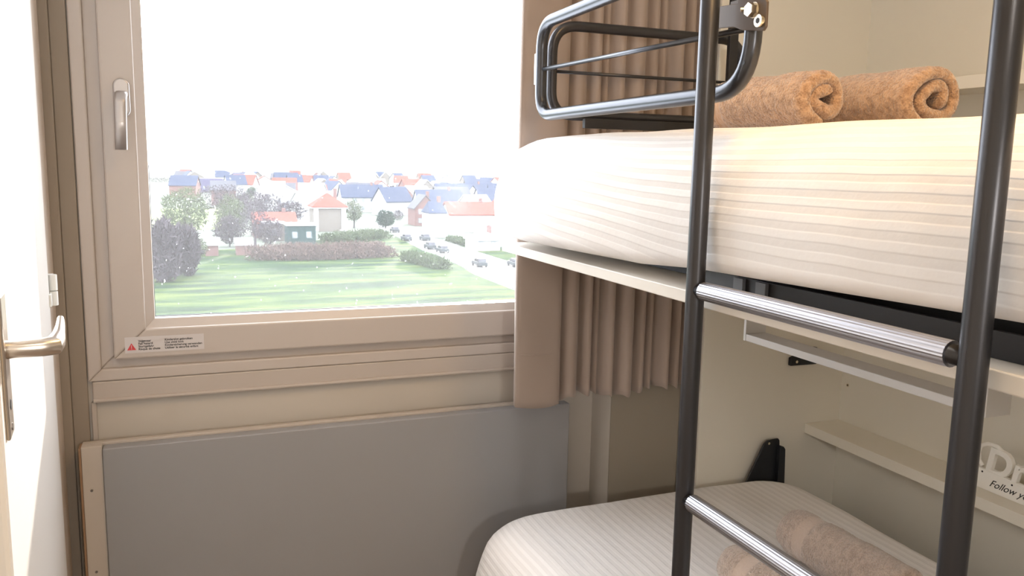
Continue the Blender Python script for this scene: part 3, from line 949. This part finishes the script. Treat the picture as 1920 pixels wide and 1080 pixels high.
wl = thing('added_wall_fill', (0.30, -1.449, 1.30), label='added round fill light on the wall opposite the window, behind the camera', cat='lamp')  # invented light source, added to brighten the lower bunk from the front
h = bmesh.new(); cyl(h, (0, 0, 0), (0, 1, 0), 0.11, 0.03, 32)
obj('housing', h, 'lampw', wl, bevel=0.003)
ld2 = bpy.data.lights.new('bulb', 'AREA'); ld2.shape = 'DISK'; ld2.size = 0.20
ld2.energy = WALL_FILL_W; ld2.color = (1.0, 0.95, 0.88)
lo2 = bpy.data.objects.new('bulb', ld2); C.objects.link(lo2); lo2.parent = wl
lo2.location = (0, 0.034, 0); lo2.rotation_euler = (PI/2, 0, 0)

# ================================================================== OUTDOORS
GZ = -16.7
tag(obj('ground', BX((-900, 1500, 92, 2600, GZ-1, GZ-0.05)), 'ground'), kind='structure')
def sheet(name, poly, z0, z1, m, **k):
    bm = bmesh.new(); prism(bm, poly, z0, z1, 'z')
    return tag(obj(name, bm, m), **k)
sheet('meadow', [(-60, 60), (44.5, 60), (44.5, 128), (47, 150), (46.5, 168), (49.5, 206), (40, 212), (20, 180), (5, 176), (-30, 176), (-60, 160)], GZ-0.6, GZ, 'grass', kind='structure')
sheet('road', [(44.7, 60), (57, 60), (57, 138), (57, 176), (57, 219), (54, 262), (50.2, 262), (50.5, 206), (47.4, 166.5), (45.2, 128)], GZ-0.6, GZ+0.05, 'road', kind='structure')
sheet('verge', [(57.2, 60), (90, 60), (90, 150), (70, 168), (57.2, 176)], GZ-0.6, GZ+0.02, 'grass', kind='structure')
sheet('far_field', [(-60, 230), (10, 230), (14, 330), (-60, 330)], GZ-0.4, GZ+0.03, 'pale', kind='structure')

def house(name, x, y, wx, dy, eave, rise, roof_m, wall_m, label, cat='house', rz=0.0, hip=0.0, wins=(2, 3), over=0.35, ridge='x', group=None, parts=True, flat=False):
    t = thing(name, (x, y, GZ), rz, label, cat, group)
    hx_, hy_ = wx/2, dy/2
    bm = bmesh.new()
    if flat or hip > 0:
        box(bm, -hx_, hx_, -hy_, hy_, 0, eave)
    elif ridge == 'x':
        prism(bm, [(-hy_, 0), (hy_, 0), (hy_, eave), (0, eave+rise-0.1), (-hy_, eave)], -hx_, hx_, 'x')
    else:
        prism(bm, [(-hx_, 0), (hx_, 0), (hx_, eave), (0, eave+rise-0.1), (-hx_, eave)], -hy_, hy_, 'y')
    obj('wall', bm, wall_m, t)
    rb = bmesh.new()
    ax, ay = hx_+over, hy_+over
    if flat:
        box(rb, -ax, ax, -ay, ay, eave+0.01, eave+rise)
    elif hip > 0:
        L = max(0.2, hx_-hip)
        v = [rb.verts.new(p) for p in ((-ax, -ay, eave), (ax, -ay, eave), (ax, ay, eave), (-ax, ay, eave), (-L, 0, eave+rise), (L, 0, eave+rise), (-ax, -ay, eave-0.2), (ax, -ay, eave-0.2), (ax, ay, eave-0.2), (-ax, ay, eave-0.2))]
        for f in ((0, 1, 5, 4), (1, 2, 5), (2, 3, 4, 5), (3, 0, 4), (6, 9, 8, 7), (0, 6, 7, 1), (1, 7, 8, 2), (2, 8, 9, 3), (3, 9, 6, 0)):
            rb.faces.new([v[i] for i in f])
    elif ridge == 'x':
        k = rise/hy_*over
        prism(rb, [(-ay, eave-k), (0, eave+rise), (ay, eave-k), (ay, eave-k+0.3), (0, eave+rise+0.3), (-ay, eave-k+0.3)], -ax, ax, 'x')
    else:
        k = rise/hx_*over
        prism(rb, [(-ax, eave-k), (0, eave+rise), (ax, eave-k), (ax, eave-k+0.3), (0, eave+rise+0.3), (-ax, eave-k+0.3)], -ay, ay, 'y')
    obj('roof', rb, roof_m, t)
    if parts:
        nr, nc = wins
        for r_ in range(nr):
            for c_ in range(nc):
                zz = eave*(r_+0.35)/nr
                xx = -hx_+wx*(c_+0.5)/nc
                obj('window', BX((xx-0.55, xx+0.55, -hy_-0.08, -hy_+0.05, zz, zz+1.4)), 'win', t)
        ch = BX((hx_*0.5-0.4, hx_*0.5+0.4, -0.4, 0.4, eave+rise*0.4, eave+rise+1.2))
        if not flat: obj('chimney', ch, 'kwall', t)
    return t

# the buildings that can be told apart
vil = house('villa', 35.7, 222.5, 8.3, 8.0, 6.5, 3.4, 'rroof', 'bwall', 'square beige villa with a red pyramid roof beside the road', hip=3.9, wins=(2, 0), over=0.5)
for x in (-3.55, 3.55):
    obj('pilaster', BX((x-0.62, x+0.62, -4.25, -3.95, 0, 6.3)), 'wwall', vil)
    for z in (1.0, 4.1):
        obj('window', BX((x-0.34, x+0.34, -4.33, -4.26, z, z+1.5)), 'win', vil)
obj('cornice', BX((-4.7, 4.7, -4.6, 4.6, 6.0, 6.28)), 'wwall', vil)
house('shed', 24.0, 187.5, 6.0, 6, 4.1, 0.35, 'wroof', 'tealw', 'dark teal flat roofed hut left of the beige villa', cat='shed', flat=True, wins=(1, 2))
house('house', 20.2, 206.0, 9.5, 9.0, 3.6, 2.0, 'rroof', 'kwall', 'long low brick house with a red roof behind the teal hut', wins=(1, 3))
house('shed', 19.0, 196.0, 4.6, 5.0, 3.9, 0.3, 'wroof', 'bwall', 'pale pinkish flat roofed shed left of the teal hut', cat='shed', flat=True, wins=(1, 1))
house('house', 61.5, 306.0, 15.5, 9.0, 5.6, 4.2, 'broof', 'wwall', 'white house with a wide dark blue slate roof behind the villa', wins=(2, 5))
house('house', 33.5, 303.0, 18.0, 11, 5.0, 4.5, 'wroof', 'wwall', 'large white gabled house with a white roof behind the barn', ridge='y', wins=(2, 4))
house('barn', 34.3, 279.0, 9.6, 9, 2.2, 2.6, 'groof', 'kwall', 'grey curved roof barn left of the villa roof', cat='barn', hip=2.2, wins=(1, 2))
house('house', 58.2, 198.5, 4.4, 6.5, 6.2, 2.7, 'broof', 'wwall', 'narrow white house with a blue mansard roof right of the road', hip=0.6, wins=(2, 2), over=0.2)
house('house', 72.5, 214.0, 13.4, 8.5, 4.8, 3.0, 'rroof', 'wwall', 'long white house with a pale red tiled roof beside the mansard house', wins=(1, 6))
house('house', 117.0, 352.0, 27.0, 12, 3.5, 6.0, 'broof', 'wwall', 'long dark blue roofed terrace behind the red roofed white house', wins=(1, 8))
house('garage', 57.4+2.2, 166.5, 5.8, 6.0, 2.4, 1.6, 'wroof', 'wwall', 'low white garage with a white hipped roof right of the road', cat='garage', hip=2.4, wins=(1, 2), over=0.4)
house('warehouse', 13.0, 503.0, 17.0, 14, 6.0, 1.6, 'purple', 'purple', 'lilac grey flat roofed warehouse far left behind the trees', cat='warehouse', flat=True, wins=(1, 6), over=0.1)
house('house', 39.5, 640.0, 9.0, 9, 5.0, 4.5, 'broof', 'wwall', 'small dark blue roofed house right of the lilac grey warehouse', wins=(1, 2))
house('house', 42.0, 800.0, 14.0, 9, 6.0, 5.0, 'rroof', 'wwall', 'red roofed house on the skyline above the blue roofed house', wins=(1, 3))
house('house', 60.0, 530.0, 14.0, 10, 5.0, 6.0, 'broof', 'wwall', 'tall blue roofed house on the skyline left of the villa', wins=(1, 3))
house('shed', 4.8, 166.5, 2.3, 3, 2.2, 0.9, 'wroof', 'kwall', 'small brick garden shed beside the big bare thicket', cat='shed', wins=(1, 1), parts=False)
house('shed', 10.6, 166.8, 2.8, 3, 2.1, 0.9, 'wroof', 'kwall', 'small brick garden shed beside the dark tree trunk', cat='shed', wins=(1, 1), parts=False)
house('house', 66.0, 238.0, 6.5, 8, 5.2, 3.6, 'groof', 'kwall', 'brick gabled house with a grey roof left of the mansard house', ridge='y', wins=(2, 2))
house('house', 71.5, 181.0, 8.0, 7, 4.0, 3.0, 'wroof', 'wwall', 'white gabled house with a pale roof in front of the red roofed one', ridge='y', wins=(1, 3))
house('house', 78.0, 262.0, 15.0, 9, 5.0, 4.5, 'broof', 'wwall', 'blue slate roofed house right behind the brick gabled house', wins=(1, 4))
house('house', 104.0, 275.0, 16.0, 9, 5.6, 4.2, 'broof', 'wwall', 'wide blue slate roofed house behind the red roofed white house', wins=(1, 5))
for i_, (x_, y_) in enumerate(((74.5, 166.0), (66.5, 150.0))):
    house('greenhouse', x_, y_, 4.2, 5, 2.2, 1.2, 'broof', 'purple', ('small blue grey outbuilding right of the white garage', 'small blue grey outbuilding nearest the window on the right of the road')[i_], cat='outbuilding', wins=(1, 2), parts=False)

# the rows of the distant town
rnd = random.Random(12)
placed = [(35.7, 222.5), (24, 187.5), (20.2, 206), (61.5, 306), (33.5, 303), (34.3, 279), (58.2, 198.5), (72.5, 214), (117, 352), (13, 503), (39.5, 640), (42, 800), (60, 530), (66, 238), (71.5, 181), (78, 262), (104, 275), (106, 344), (126, 352)]
roofs = [('rroof', 'red tiled'), ('broof', 'blue slate'), ('groof', 'grey slate'), ('wroof', 'white'), ('broof', 'blue slate'), ('rroof', 'red tiled'), ('wroof', 'white')]
count = 0
tries = 0
while count < 95 and tries < 4000:
    tries += 1
    y = 236*(760/236)**rnd.random()
    a0, a1 = (0.0, 0.40) if y > 330 else (0.10, 0.40)
    x = y*(a0+(a1-a0)*rnd.random())
    if any(math.hypot(x-p, (y-q)*0.7) < (13 if y < 400 else 18) for p, q in placed):
        continue
    if 44 < x < 62 and y < 300 or (y < 345 and x < 22):
        continue
    placed.append((x, y))
    rm, rn = rnd.choice(roofs)
    band_ = 'near' if y < 330 else ('middle' if y < 470 else 'far')
    side = 'left' if x/y < 0.17 else ('centre' if x/y < 0.27 else 'right')
    house('house', x, y, 8+5*rnd.random(), 8+2*rnd.random(), 4+2.2*rnd.random(), 3+2*rnd.random(), rm, rnd.choice(['wwall', 'wwall', 'wwall', 'kwall', 'bwall']),
          'small %s roofed house in the %s rows of the town, %s part' % (rn, band_, side), rz=rnd.uniform(-0.5, 0.5), ridge=rnd.choice('xy'), group='%s roofed houses, %s rows, %s part of town' % (rn, band_, side), parts=False)
    count += 1

# ------------------------------------------------------------------ vegetation
def crown_mesh(name, n, rx, ry, rz_, size, seed, m, flatbase=False, up=0.6, pw=2.0):
    rnd = random.Random(seed)
    bm = bmesh.new()
    for _ in range(n):
        while True:
            p = Vector((rnd.uniform(-1, 1), rnd.uniform(-1, 1), rnd.uniform(-1, 1)))
            pl = (abs(p.x)**pw+abs(p.y)**pw+abs(p.z)**pw)**(1/pw)
            if pl < 1 and pl > rnd.random()*0.75:
                break
        lump = 1+0.22*noise.noise(p*1.7+Vector((seed, 0, 0)))
        c = Vector((p.x*rx, p.y*ry, p.z*rz_))*lump
        if flatbase and c.z < -rz_*0.8: c.z = -rz_*0.8*rnd.random()
        d = Vector((rnd.gauss(0, 1), rnd.gauss(0, 1), rnd.gauss(0, 1)+up)).normalized()
        s = d.cross(Vector((rnd.gauss(0, 1), rnd.gauss(0, 1), rnd.gauss(0, 1)))).normalized()
        l = size*rnd.uniform(0.6, 1.6)
        w_ = l*0.16
        v = [bm.verts.new(c-s*w_), bm.verts.new(c+s*w_), bm.verts.new(c+d*l)]
        bm.faces.new(v)
    me = bpy.data.meshes.new(name)
    bm.to_mesh(me); bm.free()
    me.materials.append(MT[m])
    return me
def branch_bm(h, spread, seed, r=0.22):
    rnd = random.Random(seed)
    bm = bmesh.new()
    tube(bm, [(0, 0, 0), (0.1, 0, h*0.35), (0, 0.1, h*0.6), (0, 0, h*0.9)], [r, r*0.8, r*0.5, r*0.15], 7)
    for k in range(9):
        a = rnd.uniform(0, 2*PI); z = h*rnd.uniform(0.25, 0.6)
        e_ = Vector((math.cos(a)*spread*rnd.uniform(0.5, 0.9), math.sin(a)*spread*rnd.uniform(0.5, 0.9), z+h*rnd.uniform(0.2, 0.4)))
        tube(bm, [(0, 0, z), Vector((0, 0, z)).lerp(e_, 0.5)+Vector((0, 0, h*0.05)), e_], [r*0.4, r*0.25, r*0.06], 5)
    return bm
def tree(name, x, y, h, rx, crownfrac, m, label, cat, seed, n=1600, size=0.55, group=None, trunk=True, ry=None, pw=2.0, up=0.6):
    t = thing(name, (x, y, GZ), 0, label, cat, group)
    rzc = h*crownfrac/2
    me = crown_mesh('crown', n, rx, ry or rx, rzc, size, seed, m, pw=pw, up=up)
    o = bpy.data.objects.new('crown', me); C.objects.link(o); o.parent = t
    o.location = (0, 0, h-rzc)
    if trunk:
        obj('trunk', branch_bm(h*0.9, rx*0.8, seed, 0.025*h+0.03), 'twig', t)
    return t
tree('bare_tree', -2.7, 131.5, 8.8, 2.0, 1.02, 'twig', 'big grey purple leafless thicket at the lower left of the view', 'tree', 1, n=4200, size=0.85, ry=2, pw=2.6, up=1.6)
tree('bare_tree', 0.2, 137.5, 7.6, 1.9, 1.02, 'twig', 'grey purple leafless thicket, right half of the big clump', 'tree', 2, n=3000, size=0.85, pw=2.6, up=1.6)
tree('bare_tree', -6.4, 136, 9.2, 2.0, 1.02, 'twig', 'grey purple leafless thicket at the far left window edge', 'tree', 21, n=3000, size=0.85, pw=2.6, up=1.6)
tree('pale_green_tree', 0.2, 194.0, 11.8, 5.2, 0.85, 'twigg', 'large pale green grey tree behind the thicket', 'tree', 3, n=2600, size=0.7)
tree('pale_green_tree', 10.2, 200.0, 10.0, 3.4, 0.85, 'twigg', 'pale green grey tree right of the largest pale tree', 'tree', 4, n=1700, size=0.6)
tree('pale_green_tree', 2.6, 160.0, 3.8, 1.5, 0.9, 'twigg', 'small olive tree beside the brick garden shed', 'tree', 5, n=700, size=0.4)
tree('bare_tree', 13.2, 172.5, 9.8, 3.0, 0.7, 'twig', 'tall bare tree with a dark trunk beside the garden shed', 'tree', 6, n=900, size=0.5)
tree('bare_tree', 8.8, 182.0, 6.5, 3.2, 0.9, 'twig', 'rounded grey bare tree behind the garden sheds', 'tree', 7, n=2600, size=0.5)
tree('bare_tree', 17.0, 181.0, 6.0, 2.8, 0.9, 'twig', 'grey bare tree in front of the pale pinkish shed', 'tree', 8, n=1500, size=0.5)
for k, (x, y, h, r_) in enumerate(((13, 236, 9, 6), (19, 250, 9, 5), (24, 262, 8.5, 5), (28, 240, 7, 4), (10, 300, 9, 7), (17, 330, 9, 7))):
    tree('bare_tree', x, y, h, r_, 0.85, 'twig', 'distant bare grey tree in the belt left of the villa', 'tree', 30+k, n=900, size=0.8, group='bare trees left of the villa', trunk=False)
tree('evergreen_bush', 51.0+1.2, 226.0, 5.2, 2.6, 0.95, 'leafd', 'dark green round evergreen beside the road', 'tree', 9, n=2600, size=0.5)
tree('bare_tree', 44.0, 229.0, 8.0, 2.5, 0.8, 'twigg', 'olive grey tree against the right side of the villa', 'tree', 10, n=1500, size=0.5)
tree('bare_tree', 62.0, 214.0, 7.0, 2.2, 0.8, 'twig', 'bare tree left of the mansard house across the road', 'tree', 11, n=1000, size=0.5)
def hedge(name, pts, w_, h, m, label, seed, n):
    rnd = random.Random(seed)
    bm = bmesh.new()
    tot = sum((Vector(b)-Vector(a)).length for a, b in zip(pts, pts[1:]))
    for a, b in zip(pts, pts[1:]):
        A, B = Vector((*a, 0)), Vector((*b, 0))
        for _ in range(int(n*(B-A).length/tot)):
            t = rnd.random()
            hh = h*(0.72+0.75*noise.noise(Vector((t*tot*0.22, seed, 0)))+0.3*noise.noise(Vector((t*tot*0.8, seed, 0))))
            c = A.lerp(B, t)+Vector((rnd.uniform(-w_, w_), rnd.gauss(0, w_*0.45), hh*rnd.random()**0.8))
            d = Vector((rnd.gauss(0, 1), rnd.gauss(0, 1), rnd.gauss(0, 1)+0.8)).normalized()
            s = d.cross(Vector((rnd.gauss(0, 1), rnd.gauss(0, 1), 0.1))).normalized()
            l = 0.5*rnd.uniform(0.6, 1.4)
            bm.faces.new([bm.verts.new(c-s*l*0.25), bm.verts.new(c+s*l*0.25), bm.verts.new(c+d*l)])
    for v in bm.verts: v.co -= Vector((*pts[0], 0))
    o = obj(name, bm, m)
    o.location = (*pts[0], GZ)
    return tag(o, label, 'hedge')
hedge('hedge', [(12.0, 157.5), (23.0, 155.0), (36.5, 157)], 2.2, 2.5, 'hedge', 'brown winter hedge along the far side of the green field', 5, 9000)
hedge('hedge', [(16.5, 167.5), (24.0, 167.0), (38.0, 168)], 2.4, 2.2, 'hedge', 'pinkish brown scrub strip behind the winter hedge', 6, 8000)
hedge('hedge', [(38.8, 150), (40.2, 144.0), (41.5, 136)], 1.6, 2.0, 'hedge2', 'olive brown hedge between the field corner and the road', 7, 4500)
hedge('hedge', [(31.5, 191.0), (36.0, 193.0), (44.0, 198.0)], 3.2, 2.2, 'hedge2', 'green shrub border in front of the beige villa', 8, 7000)
hedge('hedge', [(59.2, 188.0), (59.0, 180.0), (59.2, 173)], 1.2, 1.4, 'hedge2', 'low green roadside hedge in front of the white garage', 9, 3000)
hedge('hedge', [(-30, 700), (5, 706)], 3.0, 5.0, 'twig', 'dark hedgerow on the horizon at the left of the window', 10, 3000)

# bushes between the houses of the town
bush_me = {k: crown_mesh('crown', 420, 2.4, 2.4, 2.2, 0.7, 60+i, k) for i, k in enumerate(('twig', 'leafd', 'twigg'))}
rb = random.Random(77)
nb_ = 0
tries = 0
while nb_ < 60 and tries < 3000:
    tries += 1
    y = 195*(560/195)**rb.random()
    x = y*rb.uniform(0.03 if y > 330 else 0.12, 0.40)
    if any(math.hypot(x-p, y-q) < 13.5 for p, q in placed) or (43 < x < 62 and y < 300) or (x < 45 and y < 260):
        continue
    placed.append((x, y))
    kk, nm = rb.choice((('twig', 'grey brown leafless'), ('leafd', 'dark green'), ('twigg', 'olive green')))
    o = bpy.data.objects.new('garden_bush', bush_me[kk]); C.objects.link(o)
    sc = rb.uniform(0.7, 1.25)
    o.scale = (sc, sc, sc*rb.uniform(0.8, 1.3))
    o.location = (x, y, GZ+2.0*o.scale.z)
    dist = 'nearer' if y < 320 else 'farther'
    sd_ = 'left half' if x/y < 0.21 else 'right half'
    tag(o, '%s bush among the %s houses, %s of the town' % (nm, dist, sd_), 'bush', '%s bushes, %s houses, %s of town' % (nm, dist, sd_))
    nb_ += 1

# ------------------------------------------------------------------ cars
def car():
    t = thing('car', (0, 0, 0), 0, 'x', 'car', 'cars on the pale road')
    bm = bmesh.new()
    prism(bm, [(-2.1, 0.3), (2.1, 0.3), (2.1, 0.85), (1.1, 0.95), (-2.1, 0.95)], -0.85, 0.85, 'x')
    obj('body', bm, 'car', t, bevel=0.1)
    bm = bmesh.new()
    prism(bm, [(-1.7, 0.95), (1.1, 0.95), (0.4, 1.5), (-1.3, 1.5)], -0.75, 0.75, 'x')
    obj('cabin', bm, 'carglass', t, bevel=0.08)
    for x in (-0.8, 0.8):
        for y in (-1.3, 1.3):
            bm = bmesh.new(); cyl(bm, (x-0.1, y, 0.32), (1, 0, 0), 0.32, 0.2, 14)
            obj('wheel', bm, 'black', t)
    return t
proto = car()
spots = [(51.6, 212.9, 'dark car farthest along the road, beside the round evergreen'), (48.9, 190.1, 'dark car on the left road edge behind the villa border'), (53.2, 189.3, 'dark car on the right road side opposite another'),
         (48.9, 169.9, 'dark car on the left road edge in the middle of the road'), (49.3, 162.2, 'dark car on the road, level with the white garage'), (49.0, 138.3, 'dark car nearest the window on the left side of the road'), (55.2, 136.6, 'dark car nearest the window on the right side of the road')]
for i, (x, y, lab) in enumerate(spots):
    if i == 0:
        o = proto
    else:
        o = proto.copy(); C.objects.link(o)
        for ch in proto.children:
            c = ch.copy(); C.objects.link(c); c.parent = o
    o.location = (x, y, GZ+0.05)
    o['label'] = lab
